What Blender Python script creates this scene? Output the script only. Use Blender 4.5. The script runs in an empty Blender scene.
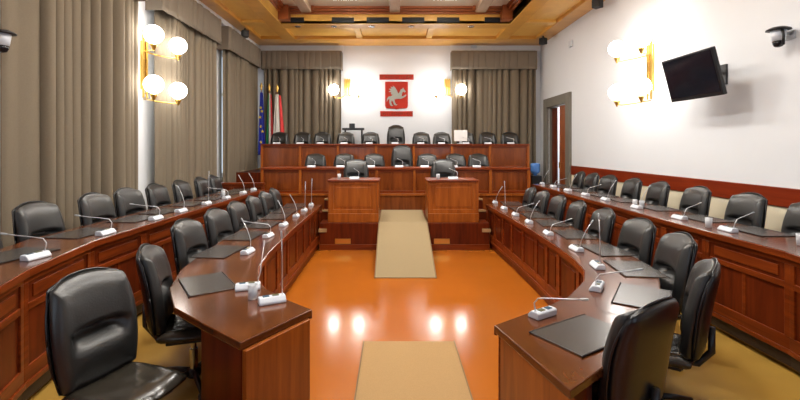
import bpy, bmesh, math, random
from mathutils import Vector, Matrix
random.seed(7)
PI = math.pi
scene = bpy.context.scene
COL = scene.collection
V = Vector

# ------------------------------------------------------------------ materials
MATS = {}
def _new(name):
    m = bpy.data.materials.new(name); m.use_nodes = True
    nt = m.node_tree
    return m, nt, nt.nodes['Principled BSDF']

def plain(name, col, rough=.5, metal=0, spec=.5, emit=None, estr=0, noise=0, nscale=20, bump=0, bscale=200, coat=0):
    m, nt, b = _new(name)
    b.inputs['Base Color'].default_value = (*col, 1)
    b.inputs['Roughness'].default_value = rough
    b.inputs['Metallic'].default_value = metal
    b.inputs['Specular IOR Level'].default_value = spec
    b.inputs['Coat Weight'].default_value = coat
    b.inputs['Coat Roughness'].default_value = .08
    if emit:
        b.inputs['Emission Color'].default_value = (*emit, 1)
        b.inputs['Emission Strength'].default_value = estr
    tc = nt.nodes.new('ShaderNodeTexCoord')
    if noise:
        n = nt.nodes.new('ShaderNodeTexNoise'); n.inputs['Scale'].default_value = nscale; n.inputs['Detail'].default_value = 4
        nt.links.new(tc.outputs['Object'], n.inputs['Vector'])
        mx = nt.nodes.new('ShaderNodeMix'); mx.data_type = 'RGBA'
        mx.inputs[6].default_value = (*[c * (1 - noise) for c in col], 1)
        mx.inputs[7].default_value = (*[min(1, c * (1 + noise)) for c in col], 1)
        nt.links.new(n.outputs['Fac'], mx.inputs[0]); nt.links.new(mx.outputs[2], b.inputs['Base Color'])
    if bump:
        n2 = nt.nodes.new('ShaderNodeTexNoise'); n2.inputs['Scale'].default_value = bscale; n2.inputs['Detail'].default_value = 3
        nt.links.new(tc.outputs['Object'], n2.inputs['Vector'])
        bp = nt.nodes.new('ShaderNodeBump'); bp.inputs['Strength'].default_value = bump; bp.inputs['Distance'].default_value = .01
        nt.links.new(n2.outputs['Fac'], bp.inputs['Height']); nt.links.new(bp.outputs['Normal'], b.inputs['Normal'])
    MATS[name] = m
    return m

def wood(name, c0, c1, scale, rough=.3, coat=.3, spec=.5):
    m, nt, b = _new(name)
    tc = nt.nodes.new('ShaderNodeTexCoord'); mp = nt.nodes.new('ShaderNodeMapping'); mp.inputs['Scale'].default_value = scale
    n = nt.nodes.new('ShaderNodeTexNoise'); n.inputs['Scale'].default_value = 1; n.inputs['Detail'].default_value = 7
    n.inputs['Roughness'].default_value = .6; n.inputs['Distortion'].default_value = .6
    r = nt.nodes.new('ShaderNodeValToRGB')
    r.color_ramp.elements[0].position = .3; r.color_ramp.elements[1].position = .72
    r.color_ramp.elements[0].color = (*c0, 1); r.color_ramp.elements[1].color = (*c1, 1)
    L = nt.links.new
    L(tc.outputs['Object'], mp.inputs['Vector']); L(mp.outputs['Vector'], n.inputs['Vector'])
    L(n.outputs['Fac'], r.inputs['Fac']); L(r.outputs['Color'], b.inputs['Base Color'])
    b.inputs['Roughness'].default_value = rough; b.inputs['Specular IOR Level'].default_value = spec
    b.inputs['Coat Weight'].default_value = coat; b.inputs['Coat Roughness'].default_value = .12
    MATS[name] = m
    return m

wood('mahogany', (.055, .0065, .0015), (.17, .026, .0045), (9, 9, .9), .34, .03, .2)
wood('mahogany_rail', (.1, .0145, .0022), (.26, .046, .0065), (1.2, 1.2, 22), .3, .04, .25)
wood('desk_top', (.06, .0155, .0035), (.15, .042, .009), (5, 2.2, 4), .17, .2, .4)
wood('pulpit_wood', (.19, .042, .005), (.42, .115, .015), (10, 10, .8), .32, .04, .25)
wood('golden_wood', (.72, .37, .065), (.88, .52, .11), (2, 1.2, 2), .35, .2)
wood('golden_dark', (.58, .26, .035), (.76, .39, .06), (1.2, 2, 5), .35, .2)
wood('cornice_wood', (.24, .055, .012), (.4, .11, .024), (1, 6, 6), .4, .1)
wood('cream_wood', (.78, .7, .56), (.88, .82, .7), (2, 1, 2), .5, 0)
wood('beam_wood', (.42, .29, .19), (.58, .42, .29), (6, 1, 6), .45, 0)
wood('red_rail', (.15, .015, .003), (.26, .032, .006), (1.5, .8, 14), .35, .03, .2)
wood('bench_wood', (.1, .02, .004), (.27, .066, .012), (9, 9, .9), .2, .1, .4)
wood('door_wood', (.2, .045, .012), (.3, .085, .02), (9, 9, .8), .35)
plain('runner', (.3, .225, .125), .95, spec=.1, noise=.18, nscale=140, bump=.5, bscale=500)
plain('leather', (.017, .0175, .017), .36, spec=.65, bump=.12, bscale=90)
plain('seat_leather', (.03, .025, .018), .25, spec=.7, bump=.1, bscale=60)
plain('shell', (.008, .0085, .011), .3, spec=.6)
plain('black_metal', (.012, .012, .013), .35)
plain('chrome', (.6, .6, .62), .22, 1)
plain('brass', (.78, .52, .14), .28, 1)
plain('white_plastic', (.62, .66, .72), .35)
plain('grey_plastic', (.42, .45, .48), .35)
plain('neck_metal', (.62, .63, .66), .3, .5)
plain('button_olive', (.09, .085, .03), .3)
plain('button_blue', (.03, .08, .13), .25)
plain('pad', (.05, .044, .04), .25, spec=.6)
plain('wall_paint', (.75, .775, .81), .75, noise=.015, nscale=2, bump=.04, bscale=300)
plain('cream_paint', (.78, .7, .52), .7)
plain('white_trim', (.82, .83, .85), .5)
plain('orange_floor', (.38, .104, .009), .17, spec=.5, noise=.12, nscale=1.6, coat=.25)
plain('aisle_floor', (.4, .225, .032), .6, noise=.12, nscale=3)
plain('carpet', (.42, .265, .12), .95, spec=.1, noise=.18, nscale=140, bump=.5, bscale=500)
plain('carpet_edge', (.2, .125, .06), .9, spec=.1)
plain('curtain', (.2, .162, .115), .85, spec=.15, noise=.1, nscale=60)
plain('pelmet', (.2, .165, .125), .85, spec=.15, noise=.08, nscale=60)
plain('globe', (.95, .93, .88), .3, emit=(1, .97, .92), estr=20)
plain('bright_globe', (.95, .93, .88), .3, emit=(1, .97, .92), estr=34)
plain('diffuser', (.95, .93, .88), .4, emit=(1, .95, .86), estr=20)
plain('black', (.006, .006, .007), .5)
plain('screen', (.006, .008, .014), .12, spec=.6)
plain('lens', (.01, .01, .013), .08)
plain('stone', (.17, .155, .125), .6, noise=.1, nscale=6)
plain('red', (.42, .018, .004), .55, spec=.25)
plain('emblem_silver', (.32, .32, .28), .5)
plain('flag_blue', (.015, .03, .36), .7)
plain('flag_green', (.01, .19, .06), .7)
plain('flag_white', (.75, .72, .66), .7)
plain('flag_red', (.6, .03, .03), .7)
plain('star', (.8, .6, .05), .6)
plain('bottle_blue', (.12, .3, .75), .15)
plain('paper', (.8, .8, .78), .6)
plain('plinth', (.02, .008, .005), .5)
m, nt, b = _new('glass'); b.inputs['Base Color'].default_value = (.93, .96, 1, 1); b.inputs['Roughness'].default_value = .05
b.inputs['Transmission Weight'].default_value = .5; MATS['glass'] = m
m, nt, b = _new('window_glass'); b.inputs['Base Color'].default_value = (1, 1, 1, 1); b.inputs['Roughness'].default_value = 0
b.inputs['Transmission Weight'].default_value = 1; b.inputs['IOR'].default_value = 1.02; MATS['window_glass'] = m

# ------------------------------------------------------------------ builders
class MB:
    def __init__(s): s.bm = bmesh.new()
    def box(s, c, d, rz=0, M=None):
        mat = (M if M is not None else Matrix.Translation(V(c)) @ Matrix.Rotation(rz, 4, 'Z'))
        if M is not None: mat = M @ Matrix.Translation(V(c))
        bmesh.ops.create_cube(s.bm, size=1, matrix=mat @ Matrix.Diagonal((d[0], d[1], d[2], 1)))
        return s
    def bb(s, x0, x1, y0, y1, z0, z1):
        return s.box(((x0+x1)/2, (y0+y1)/2, (z0+z1)/2), (abs(x1-x0), abs(y1-y0), abs(z1-z0)))
    def strip(s, A, B, z0, z1):
        n = len(A); r = []
        for P in (A, B):
            for z in (z0, z1): r.append([s.bm.verts.new((p[0], p[1], z)) for p in P])
        a0, a1, b0, b1 = r
        F = s.bm.faces.new
        for i in range(n-1):
            F((a1[i], a1[i+1], b1[i+1], b1[i])); F((a0[i], b0[i], b0[i+1], a0[i+1]))
            F((a0[i], a0[i+1], a1[i+1], a1[i])); F((b0[i], b1[i], b1[i+1], b0[i+1]))
        F((a0[0], a1[0], b1[0], b0[0])); F((a0[-1], b0[-1], b1[-1], a1[-1]))
        return s
    def tube(s, pts, r, n=10, taper=None):
        pts = [V(p) for p in pts]; rings = []
        up = V((0, 0, 1)); prev = None
        for i, p in enumerate(pts):
            t = (pts[min(i+1, len(pts)-1)] - pts[max(i-1, 0)]).normalized()
            if prev is None:
                a = t.orthogonal().normalized()
            else:
                a = (prev - t * prev.dot(t)).normalized()
            prev = a; c = t.cross(a)
            rr = r if taper is None else r * taper[i]
            rings.append([s.bm.verts.new(p + a*math.cos(2*PI*k/n)*rr + c*math.sin(2*PI*k/n)*rr) for k in range(n)])
        for i in range(len(rings)-1):
            for k in range(n):
                s.bm.faces.new((rings[i][k], rings[i][(k+1) % n], rings[i+1][(k+1) % n], rings[i+1][k]))
        s.bm.faces.new(rings[0][::-1]); s.bm.faces.new(rings[-1])
        return s
    def lathe(s, prof, c=(0, 0, 0), n=24, axis='Z', close=True):
        rings = []
        for (r, z) in prof:
            ring = []
            for k in range(n):
                a = 2*PI*k/n
                v = V((r*math.cos(a), r*math.sin(a), z))
                if axis == 'X': v = V((v.z, v.x, v.y))
                if axis == 'Y': v = V((v.x, v.z, v.y))
                ring.append(s.bm.verts.new(V(c) + v))
            rings.append(ring)
        for i in range(len(rings)-1):
            for k in range(n):
                s.bm.faces.new((rings[i][k], rings[i][(k+1) % n], rings[i+1][(k+1) % n], rings[i+1][k]))
        if close:
            s.bm.faces.new(rings[0][::-1]); s.bm.faces.new(rings[-1])
        return s
    def ball(s, c, r, sc=(1, 1, 1), seg=24):
        bmesh.ops.create_uvsphere(s.bm, u_segments=seg, v_segments=seg//2, radius=r,
            matrix=Matrix.Translation(V(c)) @ Matrix.Diagonal((*sc, 1)))
        return s
    def poly(s, pts, M, t):
        """flat outline pts (u, v) extruded by t along local +w, placed with matrix M"""
        lo = [s.bm.verts.new(M @ V((u, v, 0))) for u, v in pts]; hi = [s.bm.verts.new(M @ V((u, v, t))) for u, v in pts]
        n = len(pts)
        s.bm.faces.new(lo[::-1]); s.bm.faces.new(hi)
        for i in range(n): s.bm.faces.new((lo[i], lo[(i+1) % n], hi[(i+1) % n], hi[i]))
        return s
    def sheet(s, rows):
        g = [[s.bm.verts.new(p) for p in r] for r in rows]
        for i in range(len(g)-1):
            for k in range(len(g[0])-1):
                s.bm.faces.new((g[i][k], g[i][k+1], g[i+1][k+1], g[i+1][k]))
        return s
    def build(s, name, mat, parent=None, smooth=False, bevel=0, subsurf=0, solid=0):
        bm = s.bm
        bmesh.ops.recalc_face_normals(bm, faces=bm.faces)
        if parent is not None:
            off = root_of(parent).location
            bmesh.ops.translate(bm, verts=bm.verts, vec=-off)
        me = bpy.data.meshes.new(name); 
        for f in bm.faces: f.smooth = smooth
        bm.to_mesh(me); bm.free()
        o = bpy.data.objects.new(name, me); COL.objects.link(o)
        me.materials.append(MATS[mat])
        if parent is not None: o.parent = parent
        if solid:
            q = o.modifiers.new('thick', 'SOLIDIFY'); q.thickness = solid
        if bevel:
            q = o.modifiers.new('edge', 'BEVEL'); q.width = bevel; q.segments = 2; q.limit_method = 'ANGLE'
        if subsurf:
            q = o.modifiers.new('sub', 'SUBSURF'); q.levels = q.render_levels = subsurf
        return o

def root_of(o):
    while o.parent is not None: o = o.parent
    return o
def tag(o, label=None, cat=None, group=None, kind=None):
    if label: o['label'] = label
    if cat: o['category'] = cat
    if group: o['group'] = group
    if kind: o['kind'] = kind
    return o
def empty(name, loc, label, cat, group=None):
    o = bpy.data.objects.new(name, None); COL.objects.link(o); o.location = loc; o.empty_display_size = .1
    return tag(o, label, cat, group)
def struct(o, label=None, cat=None): return tag(o, label, cat, None, 'structure')
KIDS = {}
def copy_tree(o, parent=None):
    c = o.copy(); COL.objects.link(c); c.parent = parent
    for ch in list(o.children): copy_tree(ch, c)
    return c
ORD = ['first', 'second', 'third', 'fourth', 'fifth', 'sixth', 'seventh', 'eighth', 'ninth', 'tenth', 'eleventh', 'twelfth']

# ------------------------------------------------------------------ the room
XL, XR, YB, YN, ZC = -4.365, 4.62, 13.6, -2.0, 5.05
struct(MB().bb(XL-.3, XR+.3, YN-.3, YB+.3, -.1, 0).build('floor', 'orange_floor'), 'polished orange floor in the middle of the chamber', 'floor')
struct(MB().bb(XL-.3, XR+.3, YB, YB+.2, 0, 5.6).build('wall_back', 'wall_paint'), 'white end wall carrying the red emblem', 'wall')
# left wall with three window openings, near wall with two
WIN_L = [(4.9, 7.0), (7.9, 9.9), (10.9, 12.9)]
w = MB(); ys = [YN] + [q for ab in WIN_L for q in ab] + [YB]
for i in range(0, len(ys), 2): w.bb(XL-.25, XL, ys[i], ys[i+1], 0, 5.6)
for a, c in WIN_L: w.bb(XL-.25, XL, a, c, 0, 1.1); w.bb(XL-.25, XL, a, c, 4.3, 5.6)
struct(w.build('wall_left', 'wall_paint'), 'white wall behind the long curtains', 'wall')
# right wall with doorway
DY0, DY1, DZ = 11.45, 12.85, 3.02
w = MB(); w.bb(XR, XR+.25, YN, DY0, 0, 5.6); w.bb(XR, XR+.25, DY1, YB, 0, 5.6); w.bb(XR, XR+.25, DY0, DY1, DZ, 5.6)
struct(w.build('wall_right', 'wall_paint'), 'white wall with the television and the doorway', 'wall')
WIN_N = [(-3.2, -1.2), (1.4, 3.4)]
w = MB(); xs = [XL] + [q for ab in WIN_N for q in ab] + [XR]
for i in range(0, len(xs), 2): w.bb(xs[i], xs[i+1], YN-.25, YN, 0, 5.6)
for a, c in WIN_N: w.bb(a, c, YN-.25, YN, 0, 1.0); w.bb(a, c, YN-.25, YN, 4.2, 5.6)
struct(w.build('wall_near', 'mahogany'), 'unseen wall behind the viewer, given dark wood to dim bounced light', 'wall')  # unseen wall, dark wood chosen to weaken the light it bounces back
def window(n, a, c, z0, z1, wall):
    f = MB(); g = MB(); t = .07
    def B(mb, u0, u1, za, zb, d):
        if wall == 'left': mb.bb(XL-.16-d/2, XL-.16+d/2, u0, u1, za, zb)
        else: mb.bb(u0, u1, YN-.16-d/2, YN-.16+d/2, za, zb)
    B(f, a, a+t, z0, z1, .08); B(f, c-t, c, z0, z1, .08); B(f, a+t, c-t, z0, z0+t, .08); B(f, a+t, c-t, z1-t, z1, .08)
    mid = (a+c)/2; B(f, mid-.04, mid+.04, z0+t, z1-t, .08)
    B(f, a+t, mid-.04, 3.2, 3.26, .06); B(f, mid+.04, c-t, 3.2, 3.26, .06)
    fo = struct(f.build('window_%d' % n, 'white_trim'), 'unseen white framed tall window', 'window')
    B(g, a+t, mid-.04, z0+t, z1-t, .012); B(g, mid+.04, c-t, z0+t, z1-t, .012)
    g.build('glass_pane', 'window_glass', fo)
for i, (a, c) in enumerate(WIN_L): window(i+1, a, c, 1.1, 4.3, 'left')
for i, (a, c) in enumerate(WIN_N): window(i+4, a, c, 1.0, 4.2, 'near')  # unseen windows, added behind the viewer to bring in bluish light

# door in the right wall: grey stone surround, leaf standing ajar, lit wall of the next room beyond
f = MB(); t = .27
f.bb(XR-.07, XR+.02, DY0-t, DY0, .2, DZ+t); f.bb(XR-.07, XR+.02, DY1, DY1+t, .2, DZ+t); f.bb(XR-.07, XR+.02, DY0, DY1, DZ, DZ+t)
f.bb(XR+.02, XR+.25, DY0-.02, DY0+.03, .2, DZ+.02); f.bb(XR+.02, XR+.25, DY1-.03, DY1+.02, .2, DZ+.02)
dr = struct(f.build('door_1', 'stone', bevel=.012), 'doorway with grey stone surround and brown door', 'door')
lk = MB().bb(XR+.09, XR+.14, DY1-.36, DY1-.04, .21, 2.99)
for z in (.9, 2.25): lk.bb(XR+.075, XR+.09, DY1-.3, DY1-.1, z-.5, z+.5)
lk.build('door_leaf', 'mahogany', dr, bevel=.006)  # shade on the closed leaf put into a darker wood than the open one
leaf = MB(); M = Matrix.Translation((XR+.055, DY0+.06, 0)) @ Matrix.Rotation(math.radians(10), 4, 'Z')
leaf.box((0.0, .21, 1.6), (.05, .4, 2.78), M=M)
for z in (.85, 2.2): leaf.box((-.03, .21, z+.05), (.03, .26, 1.05), M=M)
lf = leaf.build('door_leaf', 'door_wood', dr, bevel=.006)
h = MB(); h.box((-.05, .36, 1.35), (.03, .03, .16), M=M); h.build('handle', 'brass', lf)
struct(MB().bb(XR+1.6, XR+1.7, 10.4, 19, 0, 4).build('wall_corridor', 'wall_paint'), 'pale wall of the corridor beyond the door', 'wall')
struct(MB().bb(XR+.25, XR+1.7, 10.4, 19, 0, .2).build('floor_corridor', 'aisle_floor'), 'corridor floor beyond the door', 'floor')

# wainscot on the right wall: red timber rail over a cream dado
struct(MB().bb(XR-.035, XR, YN, DY0-t-.02, 1.14, 1.37).build('trim_1', 'red_rail', bevel=.008), 'red wooden chair rail along the white wall', 'trim')
struct(MB().bb(XR-.012, XR, YN, DY0-t-.02, .2, 1.14).build('trim_2', 'cream_paint'), 'cream dado below the red chair rail', 'trim')
struct(MB().bb(XL, XL+.03, YN, 4.5, .2, 1.3).build('trim_3', 'red_rail', bevel=.008), 'red wooden wainscot of the window wall', 'trim')

# raised side floors and aisles
struct(MB().strip([(3.27, 9.95), (3.27, 4.4), (3.3, 3.4), (3.12, 2.4), (2.9, 1.6), (2.9, YN)], [(XR, 9.95), (XR, 4.4), (XR, 3.4), (XR, 2.4), (XR, 1.6), (XR, YN)], 0, .2).build('floor_right_platform', 'aisle_floor'), 'raised floor under the desk by the television wall', 'floor')
struct(MB().strip([(-2.74, 8.85), (-2.82, 3.9), (-2.64, 3.0), (-2.3, 2.1), (-2.1, 1.4), (-2.1, YN)], [(XL, 8.85), (XL, 3.9), (XL, 3.0), (XL, 2.1), (XL, 1.4), (XL, YN)], 0, .2).build('floor_left_platform', 'aisle_floor'), 'raised floor under the desk by the curtains', 'floor')
struct(MB().bb(XL, -2.76, 8.85, YB, 0, .2).bb(XL, -3.55, 11.3, YB, .2, 1.18).build('floor_left_corner', 'mahogany'), 'raised floor in the flag corner', 'floor')
struct(MB().bb(3.2, XR, 9.95, YB, 0, .2).build('floor_right_corner', 'aisle_floor'), 'raised floor by the doorway', 'floor')

struct(MB().strip([(2.05, 8.2), (2.1, 6.6), (2.1, 5.5), (2.08, 4.7), (2.03, 4.0), (1.92, 3.6), (1.72, 3.2), (1.4, 2.85), (1.1, 2.55), (.7, 2.2)],
    [(3.3, y) for y in (9.9, 6.6, 5.5, 4.7, 4.0, 3.6, 3.2, 2.85, 2.2, 1.0)], .0005, .005).build('floor_right_aisle', 'aisle_floor'), 'ochre aisle floor on the television side', 'floor')
struct(MB().strip([(-1.69, 8.2), (-1.68, 6.6), (-1.67, 5.5), (-1.62, 4.4), (-1.55, 3.8), (-1.42, 3.37), (-1.24, 3.06), (-.98, 2.8), (-.7, 2.6)],
    [(-2.85, y) for y in (8.85, 6.6, 5.5, 4.4, 3.8, 3.37, 3.06, 2.3, 1.0)], .0005, .005).build('floor_left_aisle', 'aisle_floor'), 'ochre aisle floor on the curtain side', 'floor')
# ceiling
IX0, IX1, IY1 = -2.95, 3.02, 11.2
struct(MB().bb(XL-.3, XR+.3, YN-.3, YB+.3, 5.5, 5.6).bb(XL, IX0, YN, YB, 5.14, 5.5).bb(IX1, XR, YN, YB, 5.14, 5.5)
       .bb(IX0, IX1, IY1+.02, YB, 5.14, 5.5).build('ceiling', 'golden_wood'), 'golden panelled wooden ceiling', 'ceiling')
struct(MB().bb(IX0, IX1, YN, IY1, 5.47, 5.495).build('ceiling_inner', 'cream_wood'), 'pale lit ceiling inside the wooden border', 'ceiling')
bm_ = MB()
bm_.bb(XL, XR, 12.75, YB, ZC, 5.15)
bm_.bb(-3.32, IX0, YN, 12.75, ZC, 5.15); bm_.bb(IX1, 3.38, YN, 12.75, ZC, 5.15)
bm_.bb(XL, XL+.42, YN, 12.75, ZC, 5.15); bm_.bb(XR-.42, XR, YN, 12.75, ZC, 5.15)
bm_.bb(IX0, IX1, IY1, 11.62, ZC, 5.15)
struct(bm_.build('trim_4', 'golden_dark', bevel=.012), 'golden border beams of the ceiling', 'trim')
bm_ = MB()
for x in (-1.02, 1.03): bm_.bb(x-.09, x+.09, 11.62, 12.75, 5.07, 5.15)
for y in (11.1, 8.7, 6.3, 3.9):
    bm_.bb(XL+.42, -3.32, y, y+.28, 5.065, 5.15); bm_.bb(3.38, XR-.42, y, y+.28, 5.065, 5.15)
struct(bm_.build('trim_5', 'golden_wood', bevel=.01), 'short cross beams of the ceiling border', 'trim')
bm_ = MB(); d = .03
bm_.bb(IX0, IX1, IY1, IY1+d, ZC, 5.42); bm_.bb(IX0-d, IX0, YN, IY1, ZC, 5.42); bm_.bb(IX1, IX1+d, YN, IY1, ZC, 5.42)
struct(bm_.build('trim_6', 'golden_wood'), 'golden upright fascia around the inner ceiling', 'trim')
bm_ = MB()
for k, (e, za, zb) in enumerate([(.05, 5.3, 5.36), (.1, 5.36, 5.42), (.16, 5.42, 5.47)]):
    bm_.bb(IX0, IX1, IY1-e, IY1, za, zb); bm_.bb(IX0, IX0+e, YN, IY1-e, za, zb); bm_.bb(IX1-e, IX1, YN, IY1-e, za, zb)
for x in (-2.25, 2.22): bm_.bb(x-.2, x+.2, IY1-.22, IY1-.16, 5.36, 5.47)
for x in (IX0+.12, IX1-.12): bm_.bb(x-.14, x+.14, IY1-.28, IY1, 5.1, 5.47)
struct(bm_.build('trim_7', 'cornice_wood', bevel=.008), 'dark red cornice around the inner ceiling', 'trim')
bm_ = MB()
for x in (-2.25, 0.02, 2.22): bm_.bb(x-.13, x+.13, YN, IY1-.16, 5.3, 5.47)
struct(bm_.build('trim_8', 'beam_wood', bevel=.012), 'brown beams across the inner ceiling', 'trim')
for i, x in enumerate([-2.63, -1.33, -.42, .5, 1.41, 2.65]):
    v = MB(); v.bb(x-.29, x+.29, IY1-.012, IY1+.004, 5.09, 5.225)
    for k in range(4): v.bb(x-.27, x+.27, IY1-.022, IY1-.012, 5.105+k*.03, 5.115+k*.03)
    tag(v.build('air_vent', 'black'), 'black slotted air vent in the ceiling fascia, %s of six counted from the curtains' % ORD[i], 'vent', 'ceiling vents')
# white cornice strip above the end wall curtains
struct(MB().bb(XL, -1.6, YB-.05, YB, 4.86, ZC).bb(1.78, XR, YB-.05, YB, 4.86, ZC).build('trim_9', 'white_trim'), 'white strip above the end wall curtains', 'trim')
struct(MB().bb(XL, XL+.12, YN, YB-.05, 4.92, ZC).build('trim_10', 'white_trim', bevel=.01), 'white cornice above the window curtains', 'trim')

# ceiling lamps added out of view to light the room
LAMPS = []
spots = [(x, y) for y in (9.53, 7.2, 4.9, 2.6) for x in (-1.15, 1.15)]
lamp0 = None
for i, (x, y) in enumerate(spots):
    lab = 'added, unseen square lit ceiling lamp, %s row from the end wall, on the %s side' % (ORD[i//2], 'curtain' if x < 0 else 'television')
    if lamp0 is None:
        lamp0 = empty('added_ceiling_light', (x, y, 5.4), lab, 'ceiling light', 'added ceiling lamps')
        k = MB().bb(x-.06, x+.06, y-.06, y+.06, 5.44, 5.47)
        for dx in (-.2, .2): k.tube([(x+dx*.2, y, 5.45), (x+dx, y, 5.27)], .008, 6)
        k.build('hanger', 'brass', lamp0)
        MB().bb(x-.3, x+.3, y-.3, y+.3, 5.215, 5.28).build('diffuser', 'diffuser', lamp0, bevel=.015)
        o = lamp0
    else:
        o = copy_tree(lamp0); o.location = (x, y, 5.4); o['label'] = lab
    L = bpy.data.lights.new('lamp_glow', 'AREA'); L.shape = 'SQUARE'; L.size = .58; L.energy = 54; L.color = (1, .975, .94)
    lo = bpy.data.objects.new('lamp_glow', L); COL.objects.link(lo); lo.location = (x, y, 5.205)

for i, px in enumerate((298, 334, 372, 411, 471)):
    x = (px-394)*11.42/430
    o = empty('recessed_spotlight', (x, 11.41, 5.05), 'small lit spotlight set in the ceiling border, %s of five from the curtains' % ORD[i], 'spotlight', 'border spotlights')
    MB().lathe([(.05, 5.04), (.075, 5.036), (.08, 5.05), (.05, 5.05)], (x, 11.41, 0), n=18).build('ring', 'chrome', o, smooth=True)
    MB().lathe([(.002, 5.042), (.05, 5.042), (.05, 5.05), (.002, 5.05)], (x, 11.41, 0), n=18).build('lens', 'globe', o)

# daylight: area lamps at unseen windows added behind the viewer
for a, c in WIN_N:
    L = bpy.data.lights.new('daylight', 'AREA'); L.shape = 'RECTANGLE'; L.size = c-a-.2; L.size_y = 3.0; L.energy = 18; L.color = (.62, .8, 1)
    lo = bpy.data.objects.new('daylight', L); COL.objects.link(lo); lo.location = ((a+c)/2, YN-.1, 2.6); lo.rotation_euler = (math.radians(90), 0, PI)
    lo.rotation_euler = (math.radians(-90), 0, 0) if False else (math.radians(90), 0, 0)
for a, c in WIN_L:
    L = bpy.data.lights.new('daylight', 'AREA'); L.shape = 'RECTANGLE'; L.size = c-a-.2; L.size_y = 3.0; L.energy = 60; L.color = (.75, .87, 1)
    lo = bpy.data.objects.new('daylight', L); COL.objects.link(lo); lo.location = (XL-.1, (a+c)/2, 2.7); lo.rotation_euler = (math.radians(90), 0, math.radians(-90))
L = bpy.data.lights.new('corridor_lamp', 'POINT'); L.energy = 260; L.shadow_soft_size = .2; L.color = (1, .9, .9)
lo = bpy.data.objects.new('corridor_lamp', L); COL.objects.link(lo); lo.location = (XR+.8, 15.2, 3.2)

# ------------------------------------------------------------------ curtains
def drape(line, z0, z1, amp, flat=0, seed=0, n_per_m=80, pleat=.19):
    """pleated cloth along a line of plan points p -> q; folds vary in width and depth"""
    (x0, y0), (x1, y1) = line; L = math.hypot(x1-x0, y1-y0); dx, dy = (x1-x0)/L, (y1-y0)/L
    nx, ny = dy, -dx
    rnd = random.Random(seed); N = int(L*n_per_m)
    ph = [0]
    for i in range(N):
        ph.append(ph[-1] + 1/(n_per_m*pleat)*(.55 + .9*(.5+.5*math.sin(i*.071+seed*2.1+math.sin(i*.023+seed)))))
    rows = []
    for j in range(7):
        q = j/6; z = z1 + (z0-z1)*q; row = []
        for i in range(N+1):
            s = i/N*L
            a = amp*(.4+.6*math.sin(ph[i]*.37+seed*1.7)**2)
            if s < flat: a *= .12
            w_ = abs(math.sin(ph[i]*PI + .12*math.sin(q*2.2+seed)))
            off = a*(2*w_**1.15-1) + .008*math.sin(ph[i]*5.3+q)
            tg = -.05*math.sin(2*PI*ph[i])*(.5+.5*math.sin(ph[i]*.61+seed*1.3)**2) if s >= flat else 0
            tg *= min(1, s/.15, (L-s)/.15)
            row.append((x0+dx*(s+tg)+nx*off, y0+dy*(s+tg)+ny*off, z))
        rows.append(row)
    return rows
def curtain(label, line, pline, z0, flat, seed, z1=4.5, pz=(4.25, 4.82), group='taupe curtains'):
    c = ((line[0][0]+line[1][0])/2, (line[0][1]+line[1][1])/2, z0)
    o = empty('curtain', c, label, 'curtain', group)
    MB().sheet(drape(line, z0, z1, .14, flat, seed)).build('drape', 'curtain', o, smooth=True, solid=.006)
    MB().sheet(drape(pline, pz[0], pz[1], .02, 0, seed+5, pleat=.2)).build('pelmet', 'pelmet', o, smooth=True, solid=.012)
    (x0, y0), (x1, y1) = pline
    k = MB(); L = math.hypot(x1-x0, y1-y0)
    if abs(y1-y0) > abs(x1-x0):
        k.bb(XL+.01, x0+.0, y0, y0+.012, pz[0], pz[1]); k.bb(XL+.01, x0+.0, y1-.012, y1, pz[0], pz[1]); k.bb(XL+.01, x0-.03, y0+.02, y1-.02, pz[1]-.04, pz[1]-.01)
    else:
        k.bb(x0, x0+.012, y0, YB-.01, pz[0], pz[1]); k.bb(x1-.012, x1, y0, YB-.01, pz[0], pz[1]); k.bb(x0+.02, x1-.02, y0+.03, YB-.01, pz[1]-.04, pz[1]-.01)
    k.build('pelmet_box', 'pelmet', o)
    return o
curtain('long taupe curtain nearest the viewer, starting at the wall camera', ((-4.22, 4.62), (-4.22, 7.05)), ((-4.06, 4.6), (-4.06, 7.08)), .2, .48, 1)
curtain('long taupe curtain just behind the lit globe lamp of the window wall', ((-4.22, 7.58), (-4.22, 10.05)), ((-4.06, 7.53), (-4.06, 10.12)), .2, .35, 2)
curtain('long taupe curtain of the window wall closest to the flags', ((-4.22, 10.62), (-4.22, 13.05)), ((-4.06, 10.56), (-4.06, 13.1)), .2, .2, 3)
curtain('taupe curtain on the end wall behind the flags', ((-4.08, 13.42), (-1.66, 13.42)), ((-4.1, 13.27), (-1.62, 13.27)), 1.18, 0, 4)
curtain('taupe curtain on the end wall beside the doorway', ((1.82, 13.42), (4.4, 13.42)), ((1.78, 13.27), (4.42, 13.27)), .2, 0, 6)

# ------------------------------------------------------------------ dais
struct(MB().bb(-1.34, 1.72, 7.74, 9.0, 0, .48).bb(-2.75, 3.1, 9.0, 11.3, 0, .48).bb(-2.75, 3.1, 9.45, 11.3, .48, .58)
       .build('floor_dais', 'mahogany', bevel=.006), 'wooden dais carrying the pulpits and the middle desk', 'floor')
struct(MB().bb(-3.55, 3.6, 11.3, YB, 0, 1.18).build('floor_top_dais', 'mahogany'), 'highest dais under the top desk', 'floor')
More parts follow.
